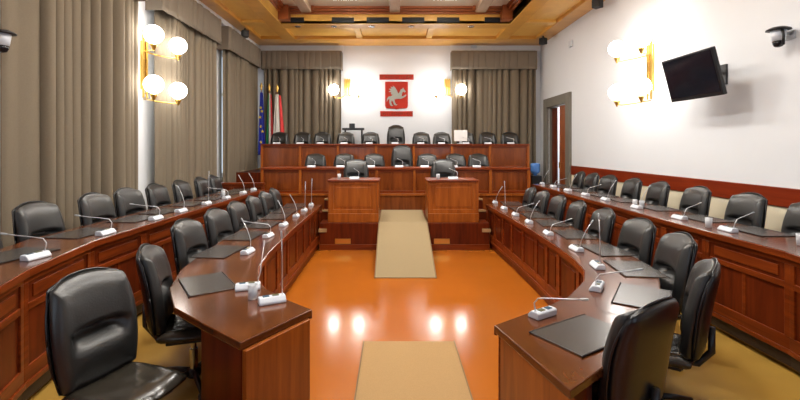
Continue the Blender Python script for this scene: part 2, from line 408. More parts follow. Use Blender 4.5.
# plinth boards of the dais front
struct(MB().bb(-1.34, -.3, 7.71, 7.74, 0, .1).bb(.62, 1.72, 7.71, 7.74, 0, .1).build('baseboard_dais', 'mahogany_rail', bevel=.005), 'skirting along the dais front', 'baseboard')
for x, lab in ((-.92, 'brass grille in the dais front below the pulpit on the curtain side'), (.86, 'brass grille in the dais front below the pulpit on the television side')):
    g = MB(); g.bb(x-.14, x+.14, 7.722, 7.74, .11, .2)
    for k in range(7): g.bb(x-.12+k*.036, x-.105+k*.036, 7.716, 7.722, .12, .19)
    tag(g.build('floor_grille', 'brass'), lab, 'grille', 'dais grilles')
# side steps by the pulpits
for sx, lab in ((-1.285, 'small wooden steps with pale nosings beside the pulpit on the curtain side'), (1.66, 'small wooden steps with pale nosings beside the pulpit on the television side')):
    o = empty('side_steps', (sx, 7.9, .48), lab, 'steps', 'side steps')
    MB().bb(sx-.08, sx+.08, 8.12, 8.8, .48, .64).build('riser', 'mahogany', o)
    MB().bb(sx-.08, sx+.08, 8.42, 8.8, .64, .82).build('riser', 'mahogany', o)
    MB().bb(sx-.075, sx+.075, 8.105, 8.17, .63, .66).build('nosing', 'carpet', o)
    MB().bb(sx-.075, sx+.075, 8.405, 8.47, .81, .84).build('nosing', 'carpet', o)
    MB().bb(sx-.075, sx+.075, 7.715, 7.739, .32, .38).build('nosing', 'carpet', o)

# ramp and its runner
def prism_x(mb, x0, x1, yz):
    a = [mb.bm.verts.new((x0, y, z)) for y, z in yz]; c = [mb.bm.verts.new((x1, y, z)) for y, z in yz]; n = len(yz)
    mb.bm.faces.new(a); mb.bm.faces.new(c[::-1])
    for i in range(n): mb.bm.faces.new((a[i], c[i], c[(i+1) % n], a[(i+1) % n]))
    return mb
struct(prism_x(MB(), -.275, .6, [(6.1, .002), (7.74, .002), (7.74, .48)]).build('floor_ramp', 'mahogany'), 'wooden ramp rising to the dais', 'floor')
t_ = .014
o = empty('carpet_runner', (.16, 7.6, .25), 'beige carpet runner climbing the ramp to the middle desk', 'carpet')
prism_x(MB(), -.262, .587, [(6.06, .002), (6.06, .012), (6.1, .018), (7.735, .495), (9.28, .495), (9.28, .482), (7.745, .482), (6.13, .006)]).build('pile', 'runner', o)
for xa, xb in ((-.278, -.262), (.587, .603)):
    prism_x(MB(), xa, xb, [(6.05, .002), (6.05, .014), (6.1, .02), (7.735, .498), (9.28, .498), (9.28, .482), (7.745, .482), (6.13, .006)]).build('border', 'carpet_edge', o)
o = empty('carpet_mat', (.14, 3, 0), 'beige carpet strip lying on the orange floor nearest the viewer', 'carpet')
MB().bb(-.28, .565, 1.2, 4.07, .001, .012).build('pile', 'carpet', o)
MB().bb(-.292, -.28, 1.2, 4.08, .001, .014).build('border', 'carpet_edge', o)
MB().bb(.565, .577, 1.2, 4.08, .001, .014).build('border', 'carpet_edge', o)

# ------------------------------------------------------------------ desks
def panel_bay(mb_frame, mb_in, p, q, z0, z1, rail_bot=.1, rail_top=.06, stile=.05, t=.03, split=False):
    """frame and panel bay from plan point p to q; outward is to the right of p->q"""
    p, q = V((p[0], p[1], 0)), V((q[0], q[1], 0)); L = (q-p).length; d = (q-p)/L
    ang = math.atan2(d.y, d.x)
    M = Matrix.Translation(p) @ Matrix.Rotation(ang, 4, 'Z')
    def B(mb, u0, u1, za, zb, y0, y1): mb.box(((u0+u1)/2, (y0+y1)/2, (za+zb)/2), (u1-u0, y1-y0, zb-za), M=M)
    B(mb_frame, 0, L, z0, z0+rail_bot, -t/2, t/2)
    B(mb_frame, 0, L, z1-rail_top, z1, -t/2, t/2)
    B(mb_frame, 0, stile, z0+rail_bot, z1-rail_top, -t/2, t/2); B(mb_frame, L-stile, L, z0+rail_bot, z1-rail_top, -t/2, t/2)
    if split:
        zm = z1-rail_top-.2
        B(mb_frame, stile, L-stile, zm, zm+.05, -t/2, t/2)
        B(mb_in, stile, L-stile, z0+rail_bot, zm, -t/2+.016, t/2-.004)
        B(mb_in, stile, L-stile, zm+.05, z1-rail_top, -t/2+.012, t/2-.004)
        if L > .4:
            u = L/2
            B(mb_frame, u-.02, u+.02, z0+rail_bot, zm, -t/2+.01, t/2-.006)
            B(mb_frame, stile+.06, L-stile-.06, zm+.08, z1-rail_top-.03, -t/2+.004, t/2-.006)
    else:
        B(mb_in, stile, L-stile, z0+rail_bot, z1-rail_top, -t/2+.016, t/2-.004)
        if L > .3: B(mb_in, stile+.05, L-stile-.05, z0+rail_bot+.05, z1-rail_top-.05, -t/2+.008, t/2-.006)

def resample(P, d):
    """split every long segment of a polyline into bays of about d"""
    out = [V(P[0])]
    for a, c in zip(P, P[1:]):
        a, c = V(a), V(c); n = max(1, round((c-a).length/d))
        for k in range(n): out.append(a + (c-a)*(k+1)/n)
    return out
def offset_pts(P, d):
    """shift plan polyline to its left by d"""
    P = [V(p).to_2d() for p in P]; out = []
    for i, p in enumerate(P):
        t = (P[min(i+1, len(P)-1)] - P[max(i-1, 0)]).normalized()
        out.append(V((p.x - t.y*d, p.y + t.x*d)))
    return out

def long_desk(name, label, front, back, zf, zt, bay, split, end_near, end_far, wood_='mahogany', knee=None):
    """front runs so that the room side (the panels' outside) lies to its right"""
    c = V(((front[0][0]+back[0][0])/2, (front[0][1]+back[0][1])/2, zf))
    o = empty(name, c, label, 'desk', 'chamber desks')
    top_th = .045
    ov = offset_pts(front, -.03)
    MB().strip(ov, back, zt-top_th, zt).build('worktop', 'desk_top', o, bevel=.006)
    lip = MB().strip(offset_pts(front, -.034), offset_pts(front, -.014), zt-.06, zt-.004)
    lip.build('edge_band', 'mahogany_rail', o, bevel=.004)
    fr = offset_pts(front, .015)
    R = resample(fr, bay)
    for a, q in zip(R, R[1:]):
        f, g = MB(), MB()
        panel_bay(f, g, a, q, zf+.14, zt-top_th-.002, split=split)
        fo = f.build('panel_frame', 'mahogany_rail', o, bevel=.004)
        g.build('panel', wood_, fo)
    MB().strip(offset_pts(front, -.012), offset_pts(front, .03), zf+.1, zf+.14).build('ledge', 'mahogany_rail', o, bevel=.004)
    MB().strip(offset_pts(front, .012), offset_pts(front, .04), zf, zf+.1).build('plinth', wood_ if not split else 'plinth', o)
    for flag, i in ((end_far, 0), (end_near, -1)):
        if flag:
            a, q = V(fr[i]), V(back[i]); d = (q-a).normalized()
            n = V((-d.y, d.x)) * (.02)
            e = MB().strip([a+n*0-d*.0, q-d*.012], [a+n*1.6, q-d*.012+n*1.6], zf, zt-top_th)
            e.build('end_panel', flag, o, bevel=.004)
    if knee:
        K = MB().strip(knee, offset_pts(knee, .02), zf, zt-top_th); K.build('knee_panel', 'mahogany', o, bevel=.003)
    return o

# inner desks (front polylines ordered so that the room side is on the right)
RF = [(1.755, 8.07), (1.80, 6.6), (1.81, 5.5), (1.79, 4.7), (1.75, 4.1), (1.68, 3.72), (1.54, 3.42), (1.28, 3.07), (1.07, 2.89), (.62, 2.56)]
RB = [(2.36, 8.07), (2.40, 6.6), (2.40, 5.5), (2.38, 4.7), (2.32, 4.0), (2.16, 3.5), (1.9, 3.05), (1.6, 2.65), (1.25, 2.28), (.775, 1.89)]
LF = [(-1.375, 8.0), (-1.37, 6.6), (-1.35, 5.5), (-1.30, 4.35), (-1.24, 3.85), (-1.13, 3.48), (-1.0, 3.24), (-.80, 3.02), (-.56, 2.81)]
LB = [(-2.0, 8.0), (-2.0, 6.6), (-1.99, 5.5), (-1.95, 4.45), (-1.86, 3.75), (-1.70, 3.25), (-1.47, 2.87), (-1.15, 2.6), (-.84, 2.35)]
ZT = .78
# panels run: for the television-side desk the room is towards -x, moving towards the viewer (-y) the right hand is -x
long_desk('council_desk', 'curved mahogany inner desk on the television side of the orange floor', RF, RB, 0, ZT, .52, False, 'pulpit_wood', 'mahogany', knee=[(.76, 2.0), (.94, 2.1), (1.0, 2.17)])
long_desk('council_desk', 'curved mahogany inner desk on the curtain side of the orange floor', LF[::-1], LB[::-1], 0, ZT, .52, False, 'mahogany', 'pulpit_wood', knee=[(-.83, 2.39), (-1.0, 2.52), (-1.17, 2.65)])
ORF = [(3.2, 9.9), (3.2, 4.42), (3.22, 3.5), (3.05, 2.5), (2.8, 1.6)]
ORB = [(3.82, 9.9), (3.82, 4.42), (3.83, 3.55), (3.65, 2.6), (3.4, 1.7)]
OLF = [(-2.67, 8.75), (-2.75, 3.9), (-2.58, 3.0), (-2.25, 2.1), (-2.0, 1.4)]
OLB = [(-3.28, 8.75), (-3.36, 3.95), (-3.2, 3.1), (-2.9, 2.3), (-2.65, 1.6)]
OZ = 1.0
long_desk('council_desk', 'long mahogany outer desk by the television wall', ORF, ORB, .06, OZ, .69, True, None, 'mahogany')
long_desk('council_desk', 'long mahogany outer desk by the tall curtains', OLF[::-1], OLB[::-1], .06, OZ, .75, True, 'mahogany', None)
# low timber partition at the far end of the curtain-side outer desk
o = empty('partition_panel', (-3.3, 8.95, .2), 'low mahogany partition between the outer desk and the flag corner', 'partition')
f, g = MB(), MB()
for a in range(2): panel_bay(f, g, (-4.1+a*.68, 9.05), (-4.1+(a+1)*.68, 9.05), .2, 1.06)
f.build('panel_frame', 'mahogany_rail', o, bevel=.004); g.build('panel', 'mahogany', o)
MB().bb(-4.12, -2.72, 9.0, 9.1, 1.06, 1.1).build('cap', 'mahogany_rail', o, bevel=.004)

# pulpits
def pulpit(x0, x1, label):
    o = empty('pulpit_desk', ((x0+x1)/2, 8.1, .48), label, 'desk', 'pulpit desks')
    y0, y1, zb, zt = 7.82, 8.42, .48, 1.25
    f, g = MB(), MB(); panel_bay(f, g, (x0+.03, y0+.02), (x1-.03, y0+.02), zb+.16, zt-.035, rail_bot=.07, rail_top=.05, stile=.07)
    f.build('panel_frame', 'pulpit_wood', o, bevel=.004); g.build('panel', 'pulpit_wood', o, bevel=.004)
    MB().bb(x0, x1, y0-.03, y0+.06, zb, zb+.16).build('base_rail', 'pulpit_wood', o, bevel=.006)
    MB().bb(x0, x0+.035, y0, y1, zb, zt-.03).build('side_panel', 'pulpit_wood', o, bevel=.004)
    MB().bb(x1-.035, x1, y0, y1, zb, zt-.03).build('side_panel', 'pulpit_wood', o, bevel=.004)
    MB().bb(x0-.012, x1+.012, y0-.02, y1+.02, zt-.03, zt).build('worktop', 'mahogany_rail', o, bevel=.006)
pulpit(-1.2, -.28, 'wooden pulpit desk flanking the ramp on the curtain side')
pulpit(.615, 1.54, 'wooden pulpit desk flanking the ramp on the television side')

# middle and top desks across the hall
def cross_desk(label, x0, x1, y, zf, zt, ybk, bays, base, ends):
    o = empty('bench_desk', ((x0+x1)/2, y+.3, zf), label, 'desk', 'bench desks')
    xs = [x0 + (x1-x0)*k/bays for k in range(bays+1)]
    zb = zf + base
    for a, c in zip(xs, xs[1:]):
        f, g = MB(), MB(); panel_bay(f, g, (a, y+.02), (c, y+.02), zb, zt-.045, rail_bot=.06, rail_top=.05, stile=.045)
        fo = f.build('panel_frame', 'mahogany_rail', o, bevel=.004); g.build('panel', 'bench_wood', fo)
    if base:
        MB().bb(x0, x1, y-.03, y+.05, zf, zb-.05).build('base_panel', 'bench_wood', o, bevel=.004)
        MB().bb(x0, x1, y-.05, y+.06, zb-.05, zb).build('base_rail', 'pulpit_wood', o, bevel=.006)
    for k, x in enumerate(xs):
        MB().bb(x-.03, x+.03, y-.015, y+.03, zb+.001, zt-.046).build('post', 'pulpit_wood', o, bevel=.004)
    MB().bb(x0-.03, x1+.03, y-.03, ybk, zt-.045, zt).build('worktop', 'mahogany_rail', o, bevel=.006)
    for x in (x0, x1): MB().bb(x-.02, x+.02, y+.04, ybk-.02, ends, zt-.046).build('side_panel', 'bench_wood', o, bevel=.004)
cross_desk('long mahogany bench desk in the middle tier of the dais', -2.87, 2.93, 9.36, .48, 1.40, 9.95, 7, .36, .58)
cross_desk('long mahogany bench desk of the top tier below the emblem', -3.45, 3.5, 11.22, .58, 1.93, 11.85, 7, .62, 1.18)

# ------------------------------------------------------------------ chairs
def emap(u, v, k):
    return u*math.sqrt(1-k*v*v/2), v*math.sqrt(1-k*u*u/2)
def cushion(hw, hh, k, front, back, nu=24, nv=40):
    """closed padded slab: front(u,v), back(u,v) give depth; returns bmesh in (x, depth, z)"""
    mb = MB(); F = {}; B = {}
    us = [math.sin(PI/2*(-1+2*i/nu)) for i in range(nu+1)]; vs = [math.sin(PI/2*(-1+2*j/nv)) for j in range(nv+1)]
    us = [.6*a + .4*(-1+2*i/nu) for i, a in enumerate(us)]; vs = [.3*a + .7*(-1+2*j/nv) for j, a in enumerate(vs)]
    for i, u in enumerate(us):
        for j, v in enumerate(vs):
            a, c = emap(u, v, k); edge = i in (0, nu) or j in (0, nv)
            F[i, j] = mb.bm.verts.new((hw*a, front(a, c, u, v), hh*c))
            B[i, j] = F[i, j] if edge else mb.bm.verts.new((hw*a, back(a, c, u, v), hh*c))
    for i in range(nu):
        for j in range(nv):
            mb.bm.faces.new((F[i, j], F[i+1, j], F[i+1, j+1], F[i, j+1]))
            q = (B[i, j], B[i, j+1], B[i+1, j+1], B[i+1, j])
            if len(set(q)) == 4: mb.bm.faces.new(q)
    return mb
def sm(x, a, c):
    t = max(0, min(1, (x-a)/(c-a))); return t*t*(3-2*t)
def back_bend(x, z):  # plan curve and lean of the backrest (x in -1..1, z in -1..1)
    return .035*x*x - .045*(z+.2) + (-.03*max(0, z)**2)
def bf(a, c, u, v):
    e = max(abs(u), abs(v)); roll = .075*(1-e**6)
    # horizontal pocket across the lumbar area: deep at its upper lip, running out downwards
    w = max(0, 1-(abs(a)/.68)**4)
    d = c - .1 + .07*a*a
    pocket = (.095*sm(d, -.38, -.03)*(1-sm(d, -.02, .045)))*w
    side = .018*sm(abs(a), .55, .8)
    low = .014*math.exp(-((c+.42)/.2)**2)*w
    wr = .0018*math.sin(9*a+4*c)*math.exp(-((c+.3)/.35)**2)
    return back_bend(a, c) + roll + side - pocket + low + wr
def bb_(a, c, u, v):
    e = max(abs(u), abs(v)); return back_bend(a, c) - .02*(1-e**8)
def shell_f(a, c, u, v): return back_bend(a, c) - .012
def shell_b(a, c, u, v):
    e = max(abs(u), abs(v)); return back_bend(a, c) - .02 - .038*(1-e**6)
def seat_f(a, c, u, v):
    e = max(abs(u), abs(v))
    return .045*(1-e**6) + .012*math.exp(-((abs(a)-.75)/.2)**2) - .006*math.exp(-(a/.06)**2) + .0035*math.sin(7*a+3*c)*math.sin(5*c)*(1-e**4)
def seat_b(a, c, u, v):
    e = max(abs(u), abs(v)); return -.045*(1-e**8)

def make_chair(label, hh=.325, group='black leather chairs', scale=1.0):
    o = empty('office_chair', (0, 0, 0), label, 'chair', group)
    zc = .45 + hh
    def put(mb, M):
        bmesh.ops.transform(mb.bm, matrix=M, verts=mb.bm.verts); return mb
    Mb = Matrix.Translation((0, -.27, zc))
    put(cushion(.255, hh, .55, bf, bb_), Mb).build('backrest', 'leather', o, smooth=True)
    sh = put(cushion(.258, hh*1.012, .55, shell_f, shell_b, 16, 20), Mb).build('back_shell', 'shell', o, smooth=True)
    # piping along the rim between cushion and shell
    pts = []
    for i in range(49):
        t = 2*PI*i/48; x, z = math.cos(t), math.sin(t)
        p = 5.0; r = (abs(x)**p + abs(z)**p)**(-1/p); u, v = x*r, z*r
        a, c = emap(max(-1, min(1, u)), max(-1, min(1, v)), .55)
        pts.append((.262*a, -.27+back_bend(a, c)-.008, zc + hh*1.02*c))
    MB().tube(pts, .006, 6).build('piping', 'shell', sh, smooth=True)
    Ms = Matrix.Translation((0, 0, .455)) @ Matrix(((1, 0, 0, 0), (0, 0, 1, 0), (0, 1, 0, 0), (0, 0, 0, 1)))
    put(cushion(.25, .25, .4, seat_f, seat_b), Ms).build('seat', 'seat_leather', o, smooth=True)
    MB().bb(-.17, .17, -.17, .17, .385, .42).build('seat_plate', 'black_metal', o, bevel=.01)
    MB().tube([(0, -.12, .39), (0, -.26, .4), (0, -.335, .5), (0, -.335, .66)], .022, 10).build('back_bracket', 'black_metal', o, smooth=True)
    MB().lathe([(.03, .1), (.03, .28), (.02, .28), (.02, .39)], n=14).build('gas_column', 'chrome', o, smooth=False)
    b5 = MB().lathe([(.05, .065), (.055, .08), (.05, .12)], n=14)
    for k in range(5):
        a = 2*PI*k/5+.3
        b5.tube([(.03*math.cos(a), .03*math.sin(a), .1), (.16*math.cos(a), .16*math.sin(a), .09), (.28*math.cos(a), .28*math.sin(a), .068)], .02, 8, [1.2, 1, .75])
    bo = b5.build('star_base', 'black_metal', o, smooth=True)
    for k in range(5):
        a = 2*PI*k/5+.3; x, y = .28*math.cos(a), .28*math.sin(a)
        c5 = MB().lathe([(.012, -.022), (.026, -.018), (.028, 0), (.026, .018), (.012, .022)], (x, y, .028), n=12, axis='Y')
        c5.tube([(x, y, .03), (x, y, .07)], .008, 6)
        c5.build('caster', 'black_metal', bo, smooth=True)
    return o
CH0 = make_chair('x'); used = [False]
HIGH = make_chair('tall black leather chair at the centre of the top desk under the emblem', .43)
def place(proto, first, x, y, z, face, label, group):
    o = proto if first else copy_tree(proto)
    o.location = (x, y, z); o.rotation_euler = (0, 0, math.atan2(-face[0], face[1]))
    o['label'] = label; o['group'] = group
    return o
def chair_at(bx, by, z, face, label, group):
    f = V(face).normalized(); first = not used[0]; used[0] = True
    return place(CH0, first, bx+f.x*.30, by+f.y*.30, z, f, label, group)

# ------------------------------------------------------------------ desk microphones
def make_mic(kind):
    o = empty('desk_microphone', (0, 0, 0), 'x', 'microphone', 'desk microphones')
    b = MB()
    prof = [(-.04, 0), (.045, 0), (.045, .016), (.018, .045), (-.03, .045), (-.04, .036)]
    b.poly([(p[0], p[1]) for p in prof], Matrix.Translation((-.09, 0, 0)) @ Matrix(((0, 0, 1, 0), (1, 0, 0, 0), (0, 1, 0, 0), (0, 0, 0, 1))), .18)
    base = b.build('base', 'white_plastic', o, bevel=.008)
    R = Matrix.Rotation(math.atan2(-.032, .03), 4, 'X')
    for x, m_, nm in ((-.025, 'button_olive', 'button'), (.04, 'button_blue', 'button')):
        k = MB(); k.box((x, -.008, .046), (.045, .034, .006)); k.build(nm, m_, base, bevel=.002)
    if kind == 'upright':
        pts = [(-.07, 0, .043), (-.07, .0, .2), (-.068, .004, .34), (-.063, .008, .45)]
    elif kind == 'lean':
        pts = [(-.07, 0, .043), (-.088, -.01, .12), (-.10, -.05, .22), (-.11, -.10, .30)]
    else:
        pts = [(-.07, 0, .043), (-.086, -.005, .10), (-.08, -.03, .135), (-.05, -.10, .15), (-.01, -.19, .165), (.02, -.26, .18)]
    MB().tube(pts, .004, 8).build('gooseneck', 'neck_metal', o, smooth=True)
    a, c = V(pts[-2]), V(pts[-1]); d = (c-a).normalized()
    MB().tube([c-d*.01, c, c+d*.03, c+d*.04], .0075, 10, [.7, 1, 1, .6]).build('capsule', 'grey_plastic', o, smooth=True)
    return o
MICS = {k: [make_mic(k), False] for k in ('upright', 'lean', 'low')}
def mic_at(kind, x, y, z, face, label, group, extra=0):
    p = MICS[kind]; o = p[0] if not p[1] else copy_tree(p[0]); p[1] = True
    f = V(face).normalized()
    o.location = (x, y, z); o.rotation_euler = (0, 0, math.atan2(-f.x, f.y)+extra); o['label'] = label; o['group'] = group
    return o
def make_pad():
    o = empty('desk_pad', (0, 0, 0), 'x', 'desk pad', 'dark desk pads')
    MB().bb(-.25, .25, -.165, .165, .001, .009).build('leather_sheet', 'pad', o, bevel=.003)
    MB().bb(-.257, .257, -.172, -.165, .001, .011).build('edge_strip', 'black', o, bevel=.002)
    MB().bb(-.257, .257, .165, .172, .001, .011).build('edge_strip', 'black', o, bevel=.002)
    return o
PAD = [make_pad(), False]
def pad_at(x, y, z, face, label, group, extra=0):
    o = PAD[0] if not PAD[1] else copy_tree(PAD[0]); PAD[1] = True
    f = V(face).normalized(); o.location = (x, y, z); o.rotation_euler = (0, 0, math.atan2(-f.x, f.y)+extra); o['label'] = label; o['group'] = group

def seat_set(seats, z, zt, where, group, far, dm=.66, dp=.36, pads=True, kinds=None):
    """seats: (back x, back y, facing); counted from the dais"""
    n = len(seats)
    for i, s_ in enumerate(seats):
        bx, by, f = s_[:3]; fv = V(f).normalized()
        pos = '%s from %s' % (ORD[i], far)
        chair_at(bx, by, z, f, 'black leather chair %s, %s' % (where, pos), group)
        k = kinds[i] if kinds else ('lean', 'upright', 'low')[i % 3]
        side = V((fv.y, -fv.x))
        m = V((bx, by)) + fv*dm + side*.02
        mic_at(k, m.x, m.y, zt, fv, 'white desk microphone %s, %s' % (where.replace('at ', 'on '), pos), 'microphones ' + where.replace('at ', 'on '))
        if pads:
            q = V((bx, by)) + fv*dp
            pad_at(q.x, q.y, zt, fv, 'dark leather desk pad %s, %s' % (where.replace('at ', 'on '), pos), 'desk pads ' + where.replace('at ', 'on '))

IR = [(2.58, 8.1, (-1, .1)), (2.56, 7.4, (-1, 0)), (2.56, 6.68, (-1, .05)), (2.56, 5.98, (-1, .1)), (2.55, 5.22, (-1, .05)), (2.55, 4.47, (-1, -.05)),
      (2.46, 3.72, (-.95, .12)), (2.07, 2.86, (-.82, .55)), (1.27, 2.15, (-.52, .85))]
seat_set(IR, 0, ZT, 'at the inner desk on the television side', 'chairs at the inner television side desk', 'the dais',
         kinds=['lean', 'upright', 'low', 'lean', 'low', 'lean', 'upright', 'low', 'low'])
IL = [(-2.17, 7.8, (1, .1)), (-2.16, 7.2, (1, 0)), (-2.16, 6.58, (1, .05)), (-2.16, 5.9, (1, -.05)), (-2.15, 5.2, (1, -.1)), (-2.13, 4.42, (1, -.1)),
      (-1.85, 3.27, (.95, .3)), (-1.82, 2.57, (.95, -.33))]
seat_set(IL[:6], 0, ZT, 'at the inner desk on the curtain side', 'chairs at the inner curtain side desk', 'the dais',
         kinds=['upright', 'upright', 'lean', 'lean', 'low', 'lean'])
W_ = 'inner desk on the curtain side'
for (bx, by, f), lab in zip(IL[6:], ('black leather chair seen edge-on behind the silver-grey desk pad of the inner curtain side desk', 'big black leather chair nearest the viewer, its seat turned to the corner of the desk')):
    chair_at(bx, by, 0, f, lab, 'chairs at the inner curtain side desk')
pad_at(-1.46, 3.36, ZT, (.8, .55), 'silvery grey desk pad closest to the end corner of the curtain side inner desk', 'desk pads on the inner desk on the curtain side')
mic_at('upright', -.84, 2.96, ZT, (-.7, .7), 'white desk microphone with tall straight neck on the end corner of the curtain side desk', 'microphones on the inner desk on the curtain side', PI*.9)
OR_ = [(4.2, 9.7, (-1, .1)), (4.2, 9.08, (-1, 0)), (4.2, 8.4, (-1, -.1)), (4.2, 7.55, (-1, .0)), (4.2, 6.8, (-1, .05)), (4.2, 5.95, (-1, 0)), (4.2, 5.1, (-1, -.05)), (4.2, 4.32, (-1, 0))]
seat_set(OR_, .2, OZ, 'at the outer desk by the television wall', 'chairs along the television wall', 'the doorway', dm=.83, dp=.55,
         kinds=['lean', 'low', 'lean', 'low', 'lean', 'lean', 'low', 'low'])
OL = [(-3.52, 8.4, (1, .1)), (-3.52, 7.85, (1, .05)), (-3.52, 7.1, (1, 0)), (-3.54, 6.4, (1, 0)), (-3.54, 5.72, (1, -.1)), (-3.55, 5.1, (1, -.05)), (-3.56, 4.28, (1, -.1)), (-3.47, 3.45, (.97, -.2))]
seat_set(OL, .2, OZ, 'at the outer desk by the curtains', 'chairs along the curtains', 'the flags', dm=.76, dp=.5,
         kinds=['lean', 'lean', 'low', 'upright', 'lean', 'low', 'low', 'low'])
# pulpit chairs
for bx, side, lab in ((-.8, 'curtain', 'curtain side'), (1.04, 'television', 'television side')):
    chair_at(bx, 9.12, .48, (0, -1), 'black leather chair behind the pulpit desk on the %s' % lab, 'pulpit chairs')
    mic_at('low', bx+.06, 8.02, 1.25, (0, -1), 'white desk microphone on the pulpit desk on the %s' % lab, 'pulpit microphones')
# middle and top rows
R2 = [315, 344, 374, 402, 427.5, 456, 479]
for i, px in enumerate(R2):
    x = (px-394)*10.5/430
    if i == 3:
        o = copy_tree(HIGH); o.location = (x, 10.3, .58); o.rotation_euler = (0, 0, PI); o['label'] = 'tall black leather chair in the centre of the middle bench desk'; o['group'] = 'chairs of the middle tier'
    else: chair_at(x, 10.6, .58, (0, -1), 'black leather chair at the middle bench desk, %s from the flag end' % ORD[i], 'chairs of the middle tier')
    mic_at('low', (px-397)*9.6/430, 9.52, 1.40, (0, -1), 'white desk microphone on the middle bench desk, %s from the flag end' % ORD[i], 'microphones of the middle tier')
R3 = [279, 302, 322, 345.5, 370.5, 396, 421.5, 442, 466, 488, 510.5]
for i, px in enumerate(R3):
    x = (px-394)*12.5/430
    if i == 5: place(HIGH, True, x, 12.35, 1.18, V((0, -1)), HIGH['label'], 'chairs of the top tier')
    else: chair_at(x, 12.6, 1.18, (0, -1), 'black leather chair at the top bench desk, %s from the flag end' % ORD[i], 'chairs of the top tier')
    mic_at('low', (px-395)*11.5/430, 11.38, 1.93, (0, -1), 'white desk microphone on the top bench desk, %s from the flag end' % ORD[i], 'microphones of the top tier')

# ------------------------------------------------------------------ glasses and carafe
def make_glass():
    o = MB().lathe([(.026, 0), (.031, .002), (.034, .1), (.031, .1), (.028, .008), (.001, .008)], n=20).build('drinking_glass', 'glass', smooth=True)
    return tag(o, 'x', 'glass', 'drinking glasses')
G0 = make_glass(); GU = [False]
for x, y, z, lab in ((-.995, 3.03, ZT, 'clear drinking glass on the end corner of the curtain side desk'),
                     (3.47, 6.02, OZ, 'clear drinking glass on the outer desk by the television wall, paired with another, nearer one'),
                     (3.44, 6.14, OZ, 'clear drinking glass on the outer desk by the television wall, paired with another, farther one'),
                     (3.33, 4.55, OZ, 'clear drinking glass on the outer desk by the red rail, standing by itself'),
                     (3.52, 3.72, OZ, 'clear drinking glass at the near end of the outer desk by the television wall'),
                     (-1.02, 8.0, 1.25, 'clear drinking glass on the pulpit desk on the curtain side'),
                     (.82, 8.0, 1.25, 'clear drinking glass on the pulpit desk on the television side'),
                     (-2.94, 7.4, OZ, 'clear drinking glass on the outer desk by the curtains')):
    o = G0 if not GU[0] else G0.copy()
    if GU[0]: COL.objects.link(o)
    GU[0] = True; o.location = (x, y, z+.001); o['label'] = lab
mic_at('lean', -1.1, 3.24, ZT, (.25, -.97), 'white desk microphone behind the drinking glass on the curtain side desk', 'microphones on the inner desk on the curtain side', 0)

# ------------------------------------------------------------------ wall lamps
def side_sconce(wall_x, inward, y, label):
    o = empty('wall_lamp', (wall_x, y, 3.3), label, 'wall lamp', 'globe wall lamps')
    s = inward
    bk = MB(); bk.bb(wall_x+s*.001, wall_x+s*.025, y-.07, y+.07, 2.85, 3.68)
    for yy in (y-.055, y+.055): bk.tube([(wall_x+s*.05, yy, 2.7), (wall_x+s*.05, yy, 3.85)], .017, 8)
    for k in range(6): bk.tube([(wall_x+s*.05, y-.07, 2.78+k*.2), (wall_x+s*.05, y+.07, 2.78+k*.2)], .01, 6)
    bk.build('back_plate', 'brass', o, smooth=False)
    for lv in (2.88, 3.7):
        for dy in (-.4, .4):
            gx = wall_x + s*.42; gy = y+dy
            arm = MB().tube([(wall_x+s*.05, y+dy*.1, lv-.2), (wall_x+s*.2, y+dy*.45, lv-.23), (wall_x+s*.36, y+dy*.85, lv-.24), (gx, gy, lv-.23), (gx, gy, lv-.17)], .012, 8)
            arm.lathe([(.012, lv-.27), (.02, lv-.25), (.05, lv-.19), (.055, lv-.165), (.02, lv-.16)], (gx, gy, 0), n=16)
            ao = arm.build('arm', 'brass', o, smooth=True)
            MB().ball((gx, gy, lv), .15).build('globe', 'globe', ao, smooth=True)
side_sconce(XR, -1, 7.7, 'brass wall lamp with four lit white globes beside the television')
side_sconce(XL, 1, 7.46, 'brass wall lamp with four lit white globes between the long curtains')
def end_sconce(x, s, label):
    o = empty('wall_lamp', (x, YB, 3.7), label, 'wall lamp', 'globe wall lamps')
    bk = MB(); bk.bb(x-.1, x+.1, YB-.03, YB-.001, 3.5, 3.98)
    for xx in (x-.07, x, x+.07): bk.tube([(xx, YB-.06, 3.48), (xx, YB-.06, 4.0)], .02, 8)
    for k in range(3): bk.tube([(x-.1, YB-.06, 3.56+k*.18), (x+.1, YB-.06, 3.56+k*.18)], .014, 6)
    bk.build('back_plate', 'brass', o)
    for dx in (-.39, .39):
        gx, gy, lv = x+dx, YB-.36, 3.62
        arm = MB().tube([(x+dx*.1, YB-.06, 3.5), (x+dx*.5, YB-.15, lv-.24), (x+dx*.9, YB-.3, lv-.25), (gx, gy, lv-.22), (gx, gy, lv-.16)], .014, 8)
        arm.lathe([(.012, lv-.27), (.02, lv-.25), (.05, lv-.19), (.055, lv-.165), (.02, lv-.16)], (gx, gy, 0), n=16)
        ao = arm.build('arm', 'brass', o, smooth=True)
        MB().ball((gx, gy, lv), .16).build('globe', 'bright_globe', ao, smooth=True)
end_sconce(-1.47, -1, 'brass wall lamp with lit globes on the flag side of the emblem')
end_sconce(1.68, 1, 'brass wall lamp with lit globes on the doorway side of the emblem')

